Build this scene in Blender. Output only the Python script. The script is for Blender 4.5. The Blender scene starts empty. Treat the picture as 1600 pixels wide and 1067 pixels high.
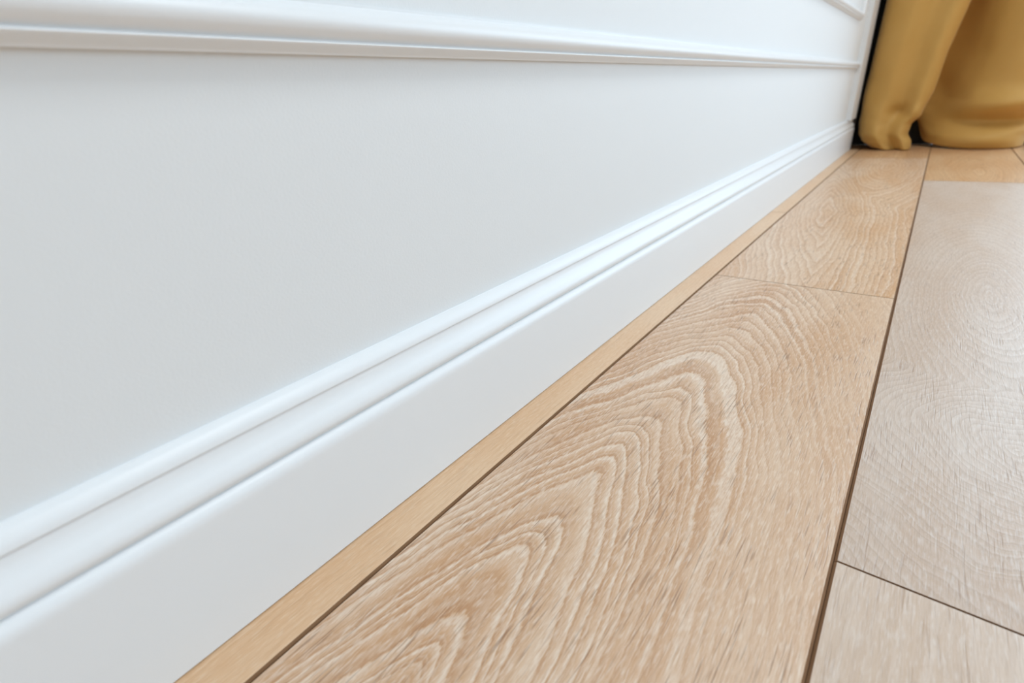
import bpy, bmesh, math, random
from mathutils import Vector, Matrix

S = bpy.context.scene
COL = S.collection
random.seed(7)

# ------------------------------------------------------------------ camera
CAM_H = 0.2218
CAM_X = 0.2293
F_PX, YAW, PITCH, ROLL = 789.39, -0.683249, 0.440667, 0.070913
fwd = Vector((math.sin(YAW) * math.cos(PITCH), math.cos(YAW) * math.cos(PITCH), -math.sin(PITCH)))
rgt = Vector((math.cos(YAW), -math.sin(YAW), 0))
dwn = fwd.cross(rgt)
r2 = math.cos(ROLL) * rgt + math.sin(ROLL) * dwn
d2 = -math.sin(ROLL) * rgt + math.cos(ROLL) * dwn
cd = bpy.data.cameras.new('camera')
cam = bpy.data.objects.new('camera', cd)
COL.objects.link(cam)
m = Matrix((r2, -d2, -fwd)).transposed().to_4x4()
m.translation = Vector((CAM_X, 0, CAM_H))
cam.matrix_world = m
cd.sensor_fit = 'HORIZONTAL'
cd.sensor_width = 36
cd.lens = 36 * F_PX / 1600
cd.clip_start = 0.01
cd.dof.use_dof = True
cd.dof.focus_distance = 0.35
cd.dof.aperture_fstop = 8.0
S.camera = cam

# ------------------------------------------------------------------ world, lights, exposure
w = bpy.data.worlds.new('sky'); S.world = w; w.use_nodes = True
w.node_tree.nodes['Background'].inputs[0].default_value = (0.75, 0.87, 1.0, 1)
w.node_tree.nodes['Background'].inputs[1].default_value = 1.0

def area(name, loc, rot, sx, sy, power, col):
    l = bpy.data.lights.new(name, 'AREA'); l.shape = 'RECTANGLE'
    l.size, l.size_y, l.energy, l.color = sx, sy, power, col
    o = bpy.data.objects.new(name, l); COL.objects.link(o)
    o.location = loc; o.rotation_euler = rot
    return o
# daylight standing in the window openings (far glazed door, unseen right-hand window added for fill)
area('daylight_far_window', (1.60, 2.44, 1.25), (math.radians(-90), 0, 0), 2.0, 2.3, 55, (0.61, 0.82, 1.0))
area('side_fill', (3.78, 0.0, 1.40), (0, math.radians(90), 0), 1.7, 2.6, 10, (0.86, 0.94, 1.0))
area('overhead_fill', (1.2, 0.75, 2.57), (0, 0, 0), 0.9, 0.9, 25, (0.90, 0.96, 1.0))  # added overhead fill, an assumed source out of view
S.view_settings.view_transform = 'Standard'
S.view_settings.look = 'None'
S.view_settings.gamma = 1.0
S.view_settings.use_curve_mapping = False
S.view_settings.exposure = 0.10
S.cycles.use_denoising = True
S.cycles.max_bounces = 7
S.cycles.diffuse_bounces = 4

# ------------------------------------------------------------------ node helpers
def lin(r, g, b):
    f = lambda c: (c / 255 / 12.92) if c / 255 <= 0.04045 else ((c / 255 + 0.055) / 1.055) ** 2.4
    return (f(r), f(g), f(b), 1)

class NT:
    def __init__(self, name):
        self.mat = bpy.data.materials.new(name); self.mat.use_nodes = True
        self.t = self.mat.node_tree; self.t.nodes.clear()
        self.out = self.t.nodes.new('ShaderNodeOutputMaterial')
    def n(self, typ, **kw):
        x = self.t.nodes.new(typ)
        for k, v in kw.items(): setattr(x, k, v)
        return x
    def put(self, sock, v):
        if isinstance(v, bpy.types.NodeSocket): self.t.links.new(v, sock)
        elif v is not None: sock.default_value = v
    def m(self, op, a, b=None, c=None, clamp=False):
        x = self.n('ShaderNodeMath', operation=op, use_clamp=clamp)
        self.put(x.inputs[0], a); self.put(x.inputs[1], b); self.put(x.inputs[2], c)
        return x.outputs[0]
    def add(self, a, b): return self.m('ADD', a, b)
    def sub(self, a, b): return self.m('SUBTRACT', a, b)
    def mul(self, a, b): return self.m('MULTIPLY', a, b)
    def xyz(self, a, b, c=0.0):
        x = self.n('ShaderNodeCombineXYZ')
        self.put(x.inputs[0], a); self.put(x.inputs[1], b); self.put(x.inputs[2], c)
        return x.outputs[0]
    def noise(self, vec, scale=1.0, detail=2.0, rough=0.5, dist=0.0):
        x = self.n('ShaderNodeTexNoise')
        self.put(x.inputs['Vector'], vec)
        x.inputs['Scale'].default_value = scale; x.inputs['Detail'].default_value = detail
        x.inputs['Roughness'].default_value = rough; x.inputs['Distortion'].default_value = dist
        return x.outputs[0]
    def step(self, v, a, b, lo=0.0, hi=1.0):
        x = self.n('ShaderNodeMapRange', interpolation_type='SMOOTHSTEP')
        self.put(x.inputs[0], v); self.put(x.inputs[1], a); self.put(x.inputs[2], b)
        self.put(x.inputs[3], lo); self.put(x.inputs[4], hi)
        return x.outputs[0]
    def mix(self, f, a, b, blend='MIX'):
        x = self.n('ShaderNodeMix', data_type='RGBA', blend_type=blend)
        self.put(x.inputs[0], f); self.put(x.inputs[6], a); self.put(x.inputs[7], b)
        return x.outputs[2]
    def bsdf(self, color, rough, bump=None, strength=0.2, dist=0.001, **kw):
        p = self.n('ShaderNodeBsdfPrincipled')
        self.put(p.inputs['Base Color'], color); self.put(p.inputs['Roughness'], rough)
        for k, v in kw.items(): self.put(p.inputs[k.replace('_', ' ')], v)
        if bump is not None:
            b = self.n('ShaderNodeBump')
            b.inputs['Strength'].default_value = strength; b.inputs['Distance'].default_value = dist
            self.put(b.inputs['Height'], bump); self.t.links.new(b.outputs[0], p.inputs['Normal'])
        self.t.links.new(p.outputs[0], self.out.inputs[0])
        return self.mat
    def obj(self):
        tc = self.n('ShaderNodeTexCoord'); s = self.n('ShaderNodeSeparateXYZ')
        self.t.links.new(tc.outputs['Object'], s.inputs[0])
        return tc.outputs['Object'], s.outputs[0], s.outputs[1], s.outputs[2]

def paint(name, col, rough, bscale, bstr):
    N = NT(name); v, x, y, z = N.obj()
    a = N.noise(v, bscale, 3, 0.55); b = N.noise(v, bscale * 0.12, 2, 0.5)
    c = N.mix(N.noise(v, 3.0, 2, 0.5), col, tuple(k * 0.985 for k in col[:3]) + (1,))
    return N.bsdf(c, rough, N.add(a, N.mul(b, 0.6)), bstr, 0.0006)
WALL = paint('wall_paint', (0.80, 0.815, 0.815, 1), 0.55, 650, 0.12)
TRIM = paint('trim_paint', (0.83, 0.845, 0.85, 1), 0.38, 500, 0.03)
CEIL = paint('ceiling_paint', (0.85, 0.85, 0.84, 1), 0.8, 200, 0.1)

N = NT('black_frame'); v, x, y, z = N.obj()
BLACK = N.bsdf(N.mix(N.noise(v, 30, 2), (0.006, 0.006, 0.006, 1), (0.010, 0.009, 0.008, 1)), 0.6)
N = NT('underlay'); v, x, y, z = N.obj()
UNDER = N.bsdf(N.mix(N.noise(v, 60, 2), (0.035, 0.025, 0.018, 1), (0.05, 0.035, 0.025, 1)), 0.9)
N = NT('groove_stain'); v, x, y, z = N.obj()
GROOVE = N.bsdf(N.mix(N.noise(N.xyz(N.mul(x, 300), N.mul(y, 60)), 1, 3), lin(112, 80, 54), lin(146, 110, 80)), 0.85, Specular_IOR_Level=0.2)
N = NT('glass'); g = N.n('ShaderNodeBsdfGlossy'); tr = N.n('ShaderNodeBsdfTransparent'); mx = N.n('ShaderNodeMixShader')
g.inputs['Roughness'].default_value = 0.02; mx.inputs[0].default_value = 0.06
N.t.links.new(tr.outputs[0], mx.inputs[1]); N.t.links.new(g.outputs[0], mx.inputs[2]); N.t.links.new(mx.outputs[0], N.out.inputs[0])
GLASS = N.mat

# ------------------------------------------------------------------ oak laminate
def oak(name, field, ring_amp=1.0, tan=(199, 152, 108), deep=(176, 124, 78), cream=(233, 214, 194), pore_amp=1.0, pale=0.0,
        warp=1.0, seed=0.0, rough=0.36):
    """field(N, X, Y) returns the growth-ring phase; X, Y in metres, local to the plank centre."""
    N = NT(name); v, x, y, z = N.obj()
    oi = N.n('ShaderNodeObjectInfo').outputs['Random']
    sd = N.add(N.mul(oi, 37.0), seed)
    V = lambda sx, sy, o=0.0: N.xyz(N.mul(x, sx), N.mul(y, sy), N.add(sd, o))
    n1 = N.sub(N.noise(V(14, 6), 1, 2, 0.5), 0.5)
    n2 = N.sub(N.noise(V(70, 26, 3.1), 1, 2, 0.5), 0.5)
    n3 = N.sub(N.noise(V(520, 120, 5.7), 1, 2, 0.65), 0.5)
    X = N.add(N.add(x, N.mul(n1, 0.020 * warp)), N.mul(n2, 0.0035 * warp))
    Y = N.add(y, N.mul(N.sub(N.noise(V(20, 9, 9.3), 1, 2), 0.5), 0.06 * warp))
    ph, amp = field(N, X, Y, oi)
    amp = N.mul(amp, ring_amp)
    ph = N.add(ph, N.mul(N.sub(N.noise(N.xyz(N.mul(ph, 0.45), 3.3, sd), 1, 1), 0.5), 3.4))
    ph = N.add(ph, N.mul(n3, 0.42))
    fr = N.m('FRACT', ph)
    band = N.mul(N.step(fr, 0.58, 0.80), N.step(fr, 0.88, 0.97, 1.0, 0.0))
    fr2 = N.m('FRACT', N.mul(ph, 3.0))
    fine = N.mul(N.step(fr2, 0.3, 0.8), N.step(fr2, 0.88, 1.0, 1.0, 0.0))
    ringno = N.noise(N.xyz(N.m('FLOOR', ph), 7.7, sd), 1.37, 0)
    patch = N.noise(V(20, 5, 21.0), 1, 2, 0.55)
    patch2 = N.noise(V(55, 16, 27.0), 1, 2, 0.55)
    fibre = N.noise(V(1500, 75, 2.0), 1, 3, 0.6)
    fibre2 = N.noise(V(2400, 220, 4.0), 1, 2, 0.6)
    pores = N.step(N.noise(N.xyz(N.add(N.mul(x, 1000), N.mul(n1, 9.0)), N.mul(y, 42), N.add(sd, 11.0)), 1, 1.5, 0.5), 0.56, 0.70)
    pores = N.mul(pores, N.step(patch2, 0.38, 0.62, 0.15, 1.0))
    flecks = N.step(N.noise(V(900, 130, 17.0), 1, 1.5, 0.55), 0.50, 0.72)
    base = N.mix(N.step(patch, 0.30, 0.72), lin(*tan), lin(*[t * (1 - .5) + c * .5 for t, c in zip(tan, cream)]))
    base = N.mix(N.mul(N.step(fr, 0.0, 0.55, 1.0, 0.0), N.mul(amp, 0.55)), base, lin(*deep))
    bandA = N.mul(N.mul(band, N.step(ringno, 0.3, 0.7, 0.35, 1.0)), N.step(n3, -0.20, 0.14, 0.35, 1.0))
    col = N.mix(N.mul(bandA, N.mul(amp, 0.9)), base, lin(*cream))
    col = N.mix(N.mul(fine, N.mul(amp, 0.22)), col, lin(*cream))
    if pale: col = N.mix(N.mul(N.step(N.add(x, N.mul(n1, 0.05)), 0.0, 0.09), pale), col, lin(*cream))   # paler sapwood side of the board
    col = N.mix(N.mul(flecks, 0.50), col, lin(*cream))
    col = N.mix(N.step(fibre, 0.45, 0.72, 0.0, 0.40), col, lin(*deep))
    col = N.mix(N.step(fibre2, 0.5, 0.75, 0.0, 0.28), col, lin(*cream))
    col = N.mix(N.mul(pores, 0.58 * pore_amp), col, lin(132, 92, 60))
    h = N.add(N.add(N.mul(fibre, 0.5), N.mul(N.mul(bandA, amp), 0.15)), N.sub(N.mul(fibre2, 0.45), N.mul(pores, 0.8)))
    rg = N.add(rough, N.mul(N.sub(fibre, 0.5), 0.25))
    return N.bsdf(col, rg, h, 0.32, 0.0004, Specular_IOR_Level=0.8)

def ell(N, X, Y, cx, cy, a, b, p=2.0, eps=0.0, tilt=0.0):
    dx = N.sub(X, cx)
    dy = N.sub(Y, cy)
    if tilt: dx = N.sub(dx, N.mul(dy, tilt))
    dx = N.m('ABSOLUTE', N.mul(dx, 1 / a)); dy = N.m('ABSOLUTE', N.mul(dy, 1 / b))
    s = N.add(N.m('POWER', dx, p), N.m('POWER', dy, p))
    if eps: s = N.add(s, eps)
    return N.m('POWER', s, 1 / p)

PW, PL = 0.193, 1.285
X1 = 0.0432                         # first long joint
ROW1 = (X1 + PW / 2)                # centre of the wide row along the wall
J1, J2 = 0.6630, 0.2395             # cross joints in rows 1 and 2
YC_A, YC_B = J1 - PL / 2, J1 + PL / 2
YC_C, YC_D = J2 + PL / 2, J2 - PL / 2

def f_A(N, X, Y, r):                # cathedral stack, tips pointing down the room
    e = ell(N, X, Y, 0.095 - ROW1, 0.015 - YC_A, 0.046, 0.18, 1.55, 0.01, 0.04)
    # dense fibrous zone on the room side of the board
    return N.mul(e, 8.0), N.step(X, 0.145 - ROW1, 0.205 - ROW1, 1.0, 0.45)
def f_B(N, X, Y, r):                # long closed eye with a fork below it
    a = ell(N, X, Y, 0.102 - ROW1, 1.12 - YC_B, 0.021, 0.20, 1.35, 0.01, -0.10)
    c = ell(N, X, Y, 0.155 - ROW1, 1.76 - YC_B, 0.024, 0.13, 1.6, 0.01)
    return N.mul(N.m('SMOOTH_MIN', a, c, 0.5), 3.0), 1.0
ROW2 = X1 + 1.5 * PW
def f_C(N, X, Y, r):                # two knots in line
    a = ell(N, X, Y, 0.315 - ROW2, 0.405 - YC_C, 0.020, 0.024, 1.8, 0.01)
    b = ell(N, X, Y, 0.317 - ROW2, 0.71 - YC_C, 0.016, 0.075, 1.8, 0.01)
    return N.mul(N.m('SMOOTH_MIN', a, b, 0.6), 3.6), 1.0
def f_D(N, X, Y, r):
    return N.mul(ell(N, X, Y, 0.05, -0.3, 0.03, 0.30, 1.7, 0.02), 4.0), 1.0
def f_S(N, X, Y, r):
    return N.add(N.mul(X, 190.0), N.mul(Y, 2.0)), 1.0
def f_G(N, X, Y, r):                # every other plank: two eyes at places of its own
    r1 = N.m('FRACT', N.mul(r, 17.31)); r2_ = N.m('FRACT', N.mul(r, 91.7)); r3 = N.m('FRACT', N.mul(r, 53.9))
    a = ell(N, X, Y, N.mul(N.sub(r1, 0.5), 0.12), N.mul(N.sub(r2_, 0.5), 1.0), 0.022, 0.13, 1.7, 0.01)
    b = ell(N, X, Y, N.mul(N.sub(r2_, 0.5), 0.10), N.mul(N.sub(r3, 0.5), 1.2), 0.024, 0.09, 1.8, 0.01)
    return N.mul(N.m('SMOOTH_MIN', a, b, 0.6), 3.6), 1.0

OAK_A = oak('oak_cathedral', f_A, 1.0, seed=1.0, pale=0.26)
OAK_B = oak('oak_eye', f_B, 0.8, tan=(206, 160, 116), warp=1.15, seed=2.0)
OAK_C = oak('oak_knots', f_C, 0.5, tan=(190, 160, 134), deep=(162, 134, 110), cream=(212, 198, 186), pore_amp=0.6, warp=1.0, seed=3.0, rough=0.45)
OAK_D = oak('oak_plain', f_D, 0.35, tan=(200, 172, 146), deep=(178, 148, 122), cream=(218, 202, 188), pore_amp=0.4, seed=4.0, rough=0.42)
OAK_S = oak('oak_straight', f_S, 0.35, tan=(218, 174, 130), deep=(198, 150, 106), cream=(232, 204, 172), pore_amp=0.25, warp=0.3, seed=5.0)
OAK_G = oak('oak_mixed', f_G, 0.8, tan=(198, 146, 98), cream=(226, 194, 156), seed=6.0)

# ------------------------------------------------------------------ mesh helpers
def link(name, me, mats, parent=None, loc=(0, 0, 0)):
    for mt in (mats if isinstance(mats, (list, tuple)) else [mats]):
        if len(me.materials) < len(mats if isinstance(mats, (list, tuple)) else [mats]): me.materials.append(mt)
    o = bpy.data.objects.new(name, me); COL.objects.link(o); o.location = loc
    if parent: o.parent = parent
    return o
def structure(o, label=None):
    o['kind'] = 'structure'
    if label: o['label'] = label
    return o
def boxes(name, L):
    """one mesh from boxes (x0,x1,y0,y1,z0,z1)"""
    vs, fs = [], []
    for x0, x1, y0, y1, z0, z1 in L:
        k = len(vs)
        vs += [(x0, y0, z0), (x1, y0, z0), (x1, y1, z0), (x0, y1, z0), (x0, y0, z1), (x1, y0, z1), (x1, y1, z1), (x0, y1, z1)]
        fs += [tuple(k + i for i in f) for f in ((3, 2, 1, 0), (4, 5, 6, 7), (0, 1, 5, 4), (1, 2, 6, 5), (2, 3, 7, 6), (3, 0, 4, 7))]
    me = bpy.data.meshes.new(name); me.from_pydata(vs, [], fs); return me
def cr(p, n):
    """Catmull-Rom through points p, n steps per span"""
    q = [p[0]] + list(p) + [p[-1]]; out = []
    for i in range(1, len(q) - 2):
        for k in range(n):
            t = k / n
            out.append(tuple(0.5 * (2 * b + (c - a) * t + (2 * a - 5 * b + 4 * c - d) * t * t + (3 * b - a - 3 * c + d) * t ** 3)
                             for a, b, c, d in zip(q[i - 1], q[i], q[i + 1], q[i + 2])))
    out.append(tuple(p[-1])); return out
def sweep(name, prof, stations):
    """closed profile [(out, up)] carried along stations; a station maps (out, up) to a point"""
    vs, fs = [], []; n = len(prof)
    for st in stations: vs += [st(*p) for p in prof]
    for s in range(len(stations) - 1):
        for i in range(n):
            j = (i + 1) % n
            fs.append((s * n + i, s * n + j, (s + 1) * n + j, (s + 1) * n + i))
    fs.append(tuple(range(n))[::-1]); fs.append(tuple((len(stations) - 1) * n + i for i in range(n)))
    me = bpy.data.meshes.new(name); me.from_pydata(vs, [], fs)
    bm = bmesh.new(); bm.from_mesh(me); bmesh.ops.recalc_face_normals(bm, faces=bm.faces); bm.to_mesh(me); bm.free()
    me.polygons.foreach_set('use_smooth', [True] * len(me.polygons))
    me.set_sharp_from_angle(angle=math.radians(28))
    return me

# ------------------------------------------------------------------ room shell
RX, YB, YF, RZ = 3.70, -3.0, 2.36, 2.60
FLOOR_Z = 0.0
structure(link('wall_left', boxes('wall_left', [(-0.12, 0, YB, YF + 0.12, -0.02, RZ)]), WALL), 'white painted panelled wall')
structure(link('wall_back', boxes('wall_back', [(0, RX, YB - 0.12, YB, -0.02, RZ)]), WALL))
structure(link('wall_right', boxes('wall_right', [(RX, RX + 0.12, YB, -1.3, -0.02, RZ), (RX, RX + 0.12, 1.3, YF, -0.02, RZ),
                                                   (RX, RX + 0.12, -1.3, 1.3, -0.02, 0.55), (RX, RX + 0.12, -1.3, 1.3, 2.25, RZ)]), WALL)
          )
structure(link('wall_far', boxes('wall_far', [(0, RX + 0.12, YF, YF + 0.12, 2.4, RZ), (2.6, RX + 0.12, YF, YF + 0.12, -0.02, 2.4)]), WALL))
ceil = structure(link('ceiling', boxes('ceiling', [(-0.12, RX + 0.12, YB - 0.12, YF + 0.12, RZ, RZ + 0.1)]), CEIL))

link('fill_frame', boxes('fill_frame', [(0.72, 0.75, 0.27, 1.23, 2.56, RZ), (1.65, 1.68, 0.27, 1.23, 2.56, RZ), (0.75, 1.65, 0.27, 0.30, 2.56, RZ), (0.75, 1.65, 1.20, 1.23, 2.56, RZ)]), TRIM, ceil)  # frame made up to dress the added overhead fill

# black framed glazing at the far end, beside the curtain; solid panel behind it added to block light leaks
wf = structure(link('window_1', boxes('window_1', [(0, 2.6, YF, YF + 0.07, 0, 0.07), (0, 2.6, YF, YF + 0.07, 2.33, 2.4),
      (0, 0.56, YF, YF + 0.07, 0.07, 2.33), (1.55, 1.63, YF, YF + 0.07, 0.07, 2.33), (2.52, 2.6, YF, YF + 0.07, 0.07, 2.33)]), BLACK),
      'black framed floor-to-ceiling window behind the curtain')
for a, b in ((0.56, 1.55), (1.63, 2.52)):
    link('pane', boxes('pane', [(a, b, YF + 0.03, YF + 0.036, 0.07, 2.33)]), GLASS, wf)
wr = structure(link('fill_window', boxes('fill_window', [(RX + 0.02, RX + 0.07, -1.3, 1.3, 0.55, 0.60), (RX + 0.02, RX + 0.07, -1.3, 1.3, 2.20, 2.25),
      (RX + 0.02, RX + 0.07, -1.3, -1.25, 0.60, 2.20), (RX + 0.02, RX + 0.07, 1.25, 1.3, 0.60, 2.20), (RX + 0.02, RX + 0.07, -0.03, 0.03, 0.60, 2.20)]), BLACK))  # unseen window, added to carry the side fill light
for a, b in ((-1.25, -0.03), (0.03, 1.25)):
    link('pane', boxes('pane', [(RX + 0.04, RX + 0.046, a, b, 0.60, 2.20)]), GLASS, wr)

# ------------------------------------------------------------------ floor: sub-floor with planks as its parts
floor = structure(link('floor', boxes('floor', [(0, RX, YB, YF, -0.05, -0.0078)]), UNDER), 'light limed oak laminate plank floor')
def plank_mesh(wd, ln, c=0.0013, ce=0.00050, gap=0.00012, d=0.0011):
    """bevelled board: c bevel on long edges, ce on the ends"""
    x0, x1, y0, y1 = -wd / 2 + gap, wd / 2 - gap, -ln / 2 + gap, ln / 2 - gap
    de = 0.0006
    t = [(x0 + c, y0 + ce, 0), (x1 - c, y0 + ce, 0), (x1 - c, y1 - ce, 0), (x0 + c, y1 - ce, 0)]
    s = [(x0, y0, -d), (x1, y0, -d), (x1, y1, -d), (x0, y1, -d)]
    b = [(x, y, -0.0078) for x, y, z in s]
    f = [(0, 1, 2, 3)]
    for i in range(4):
        j = (i + 1) % 4
        f += [(i, 4 + i, 4 + j, j), (4 + i, 8 + i, 8 + j, 4 + j)]
    f.append((11, 10, 9, 8))
    me = bpy.data.meshes.new('plank'); me.from_pydata(t + s + b, [], f)
    for p in me.polygons: p.material_index = 0 if p.index == 0 else 1
    return me
cache = {}
def plank(xc, wd, y0, y1, mat):
    y0, y1 = max(y0, YB), min(y1, YF)
    if y1 - y0 < 0.02: return
    k = (round(wd, 4), round(y1 - y0, 4), mat.name)
    if k not in cache:
        cache[k] = plank_mesh(wd, y1 - y0); cache[k].materials.append(mat); cache[k].materials.append(GROOVE)
    o = bpy.data.objects.new('plank', cache[k]); COL.objects.link(o)
    o.parent = floor; o.location = (xc, (y0 + y1) / 2, 0)
    return o
# narrow ripped row against the wall, joint at Y 1.081
for k in range(-4, 3):
    plank(X1 / 2, X1, 1.081 + (k - 1) * PL, 1.081 + k * PL, OAK_S)
row = 0
x = X1
while x < RX - 0.01:
    wd = min(PW, RX - x)
    off = {0: J1, 1: J2, 2: 1.02, 3: 0.42}.get(row, (row * 0.433 + 0.2) % PL)
    for k in range(-4, 4):
        a, b = off + (k - 1) * PL, off + k * PL
        mt = OAK_G
        if row == 0 and k == 0: mt = OAK_A
        if row == 0 and k == 1: mt = OAK_B
        if row == 1 and k == 1: mt = OAK_C
        if row == 1 and k == 0: mt = OAK_D
        plank(x + wd / 2, wd, a, b, mt)
    x += PW; row += 1

# ------------------------------------------------------------------ baseboard, chair rail, panel moulding, casing
YE = 2.185
base_prof = ([(0, 0.0007), (0, 0.1008)] + cr([(0.0015, 0.1008), (0.0045, 0.0992), (0.0070, 0.0964), (0.0080, 0.0936), (0.0078, 0.0926)], 6)
             + cr([(0.0072, 0.0922), (0.0075, 0.0905), (0.0082, 0.0880), (0.0097, 0.0850), (0.0119, 0.0820), (0.0135, 0.0788), (0.0138, 0.0760), (0.0127, 0.0738), (0.0113, 0.0727)], 6)
             + cr([(0.0112, 0.0724), (0.0136, 0.0710), (0.0152, 0.0690), (0.0159, 0.0664), (0.0160, 0.0635)], 5)
             + [(0.0160, 0.0007)])
st = lambda Y: (lambda o, u: (o, Y, u))
structure(link('baseboard_left', sweep('baseboard_left', base_prof, [st(YB), st(-1), st(0.5), st(YE)]), TRIM), 'white moulded baseboard with rounded top bead')
rail_prof = ([(0, 0.2470), (0, 0.2682), (0.0022, 0.2682), (0.0022, 0.2668)]
             + cr([(0.0026, 0.2666), (0.0055, 0.2650), (0.0090, 0.2626), (0.0109, 0.2594), (0.0106, 0.2562), (0.0090, 0.2538), (0.0070, 0.2522)], 6)
             + cr([(0.0074, 0.2517), (0.0084, 0.2513), (0.0088, 0.2507), (0.0082, 0.2500)], 4)
             + cr([(0.0072, 0.2495), (0.0052, 0.2484), (0.0038, 0.2476), (0.0032, 0.2467)], 4))
YR = 2.060
structure(link('trim_1', sweep('trim_1', rail_prof, [st(YB), st(-1), st(0.5), st(YR)]), TRIM), 'white horizontal rail moulding along the wall')
# rectangular panel moulding above the rail: profile u measured from the outer edge inwards
z0 = 0.2468
pan = [(o, u - z0) for o, u in rail_prof]
def corner(y, z, sy, sz): return lambda o, u: (o, y + sy * u, z + sz * u)
Ya, Yb, Za, Zb = -1.2, 1.925, 0.367, 1.35
structure(link('trim_2', sweep('trim_2', pan, [corner(Ya, Za, 1, 1), corner(Yb, Za, -1, 1), corner(Yb, Zb, -1, -1), corner(Ya, Zb, 1, -1), corner(Ya, Za, 1, 1)]), TRIM),
          'white rectangular panel moulding above the rail')
structure(link('trim_3', sweep('trim_3', [(0, 0.1008), (0, 2.55), (0.014, 2.55), (0.014, 0.1008)], [st(YR), st(YE)]), TRIM),
          'white flat casing at the end of the wall')

# ------------------------------------------------------------------ curtain
N = NT('mustard_cloth'); v, x, y, z = N.obj()
wv = N.add(N.m('SINE', N.mul(z, 5200.0)), N.m('SINE', N.mul(x, 5200.0)))
c = N.mix(N.noise(v, 14, 3), lin(196, 150, 72), lin(208, 163, 88))
CLOTH = N.bsdf(c, 0.62, N.add(N.mul(wv, 0.1), N.noise(v, 60, 2)), 0.15, 0.001, Sheen_Weight=0.15, Sheen_Roughness=0.4)

def lerpkeys(keys, z):
    if z <= keys[0][0]: return keys[0][1]
    for (a, va), (b, vb) in zip(keys, keys[1:]):
        if z <= b:
            t = (z - a) / (b - a); t = t * t * (3 - 2 * t) if (b - a) < 0.06 else t
            return va + (vb - va) * t
    return keys[-1][1]
LEFT = [(0, 0.080), (0.008, 0.060), (0.025, 0.041), (0.050, 0.029), (0.09, 0.022), (0.16, 0.022), (0.43, 0.029), (2.36, 0.05)]
RIGHT = [(0, 0.183), (0.02, 0.180), (0.05, 0.165), (0.075, 0.168), (0.105, 0.190), (0.166, 0.204), (0.28, 0.214), (0.43, 0.240), (2.36, 0.27)]
FOLD2 = [(0, 0.222), (0.03, 0.224), (0.06, 0.236), (0.14, 0.275), (0.27, 0.294), (0.43, 0.287), (2.36, 0.33)]
def section(z):
    L, R, B = lerpkeys(LEFT, z), lerpkeys(RIGHT, z), lerpkeys(FOLD2, z)
    W = R - L
    g = lambda c, s: math.exp(-((z - c) / s) ** 2)
    bulb = 0.018 * g(0.045, 0.035)                       # pooled hem pushes forward
    pinch = 0.016 * g(0.115, 0.02)
    brk = 0.030 * g(0.13, 0.03) - 0.030 * g(0.078, 0.022) + 0.022 * g(0.025, 0.03)
    low = g(0.0, 0.09)
    return [(L + 0.05, 2.285), (L + 0.010, 2.262), (L, 2.222), (L + 0.10 * W, 2.180 - bulb * 0.5), (L + 0.36 * W, 2.157 - bulb),
            (L + 0.62 * W, 2.170 - bulb * 0.4 + pinch), (L + 0.86 * W, 2.150 - bulb * 0.3 - pinch * 0.5), (R, 2.178), (R - 0.008, 2.225), (R - 0.034, 2.285),
            (R - 0.034, 2.335), (R - 0.010, 2.346), (0.45 * R + 0.55 * B - 0.012, 2.318), (B + 0.000, 2.268 - 0.2 * brk), (B + 0.040, 2.226 - 0.6 * brk),
            (B + 0.100, 2.190 - brk), (B + 0.160, 2.186 - brk), (B + 0.21, 2.210 - 0.4 * brk), (B + 0.235, 2.265), (B + 0.23, 2.310)]
zs = [i * 0.006 for i in range(34)] + [0.204 + i * 0.014 for i in range(20)] + [0.5 + i * 0.11 for i in range(17)] + [2.36]
NPS = 9
rows = []
for z in zs:
    rows.append(cr(section(z), NPS))
n = len(rows[0]); vs, fs = [], []
for ri, (z, rw) in enumerate(zip(zs, rows)):
    for i, (px, py) in enumerate(rw):
        s = i / NPS
        lift = 0.002 + 0.013 * math.exp(-((s - 12.6) / 1.5) ** 2) + 0.006 * math.exp(-((s - 2.3) / 1.0) ** 2)
        deep = 0.075 * math.exp(-((s - 10.4) / 1.75) ** 4)                     # hem rides up inside the recess
        zz = z + lift * math.exp(-z / 0.05) + deep * math.exp(-z / 0.14)
        wob = 0.0016 * math.sin(z * 41 + s * 1.7) * math.exp(-((z - 0.1) / 0.12) ** 2)
        vs.append((px + wob, py + wob * 1.3, zz))
for r in range(len(zs) - 1):
    for i in range(n - 1):
        a = r * n + i
        fs.append((a, a + 1, a + n + 1, a + n))
me = bpy.data.meshes.new('curtain'); me.from_pydata(vs, [], fs)
me.polygons.foreach_set('use_smooth', [True] * len(me.polygons))
cur = link('curtain', me, CLOTH)
sol = cur.modifiers.new('thickness', 'SOLIDIFY'); sol.thickness = 0.0018; sol.offset = 0
cur['label'] = 'mustard gold floor-length curtain hanging in deep folds at the far end'
cur['category'] = 'curtain'
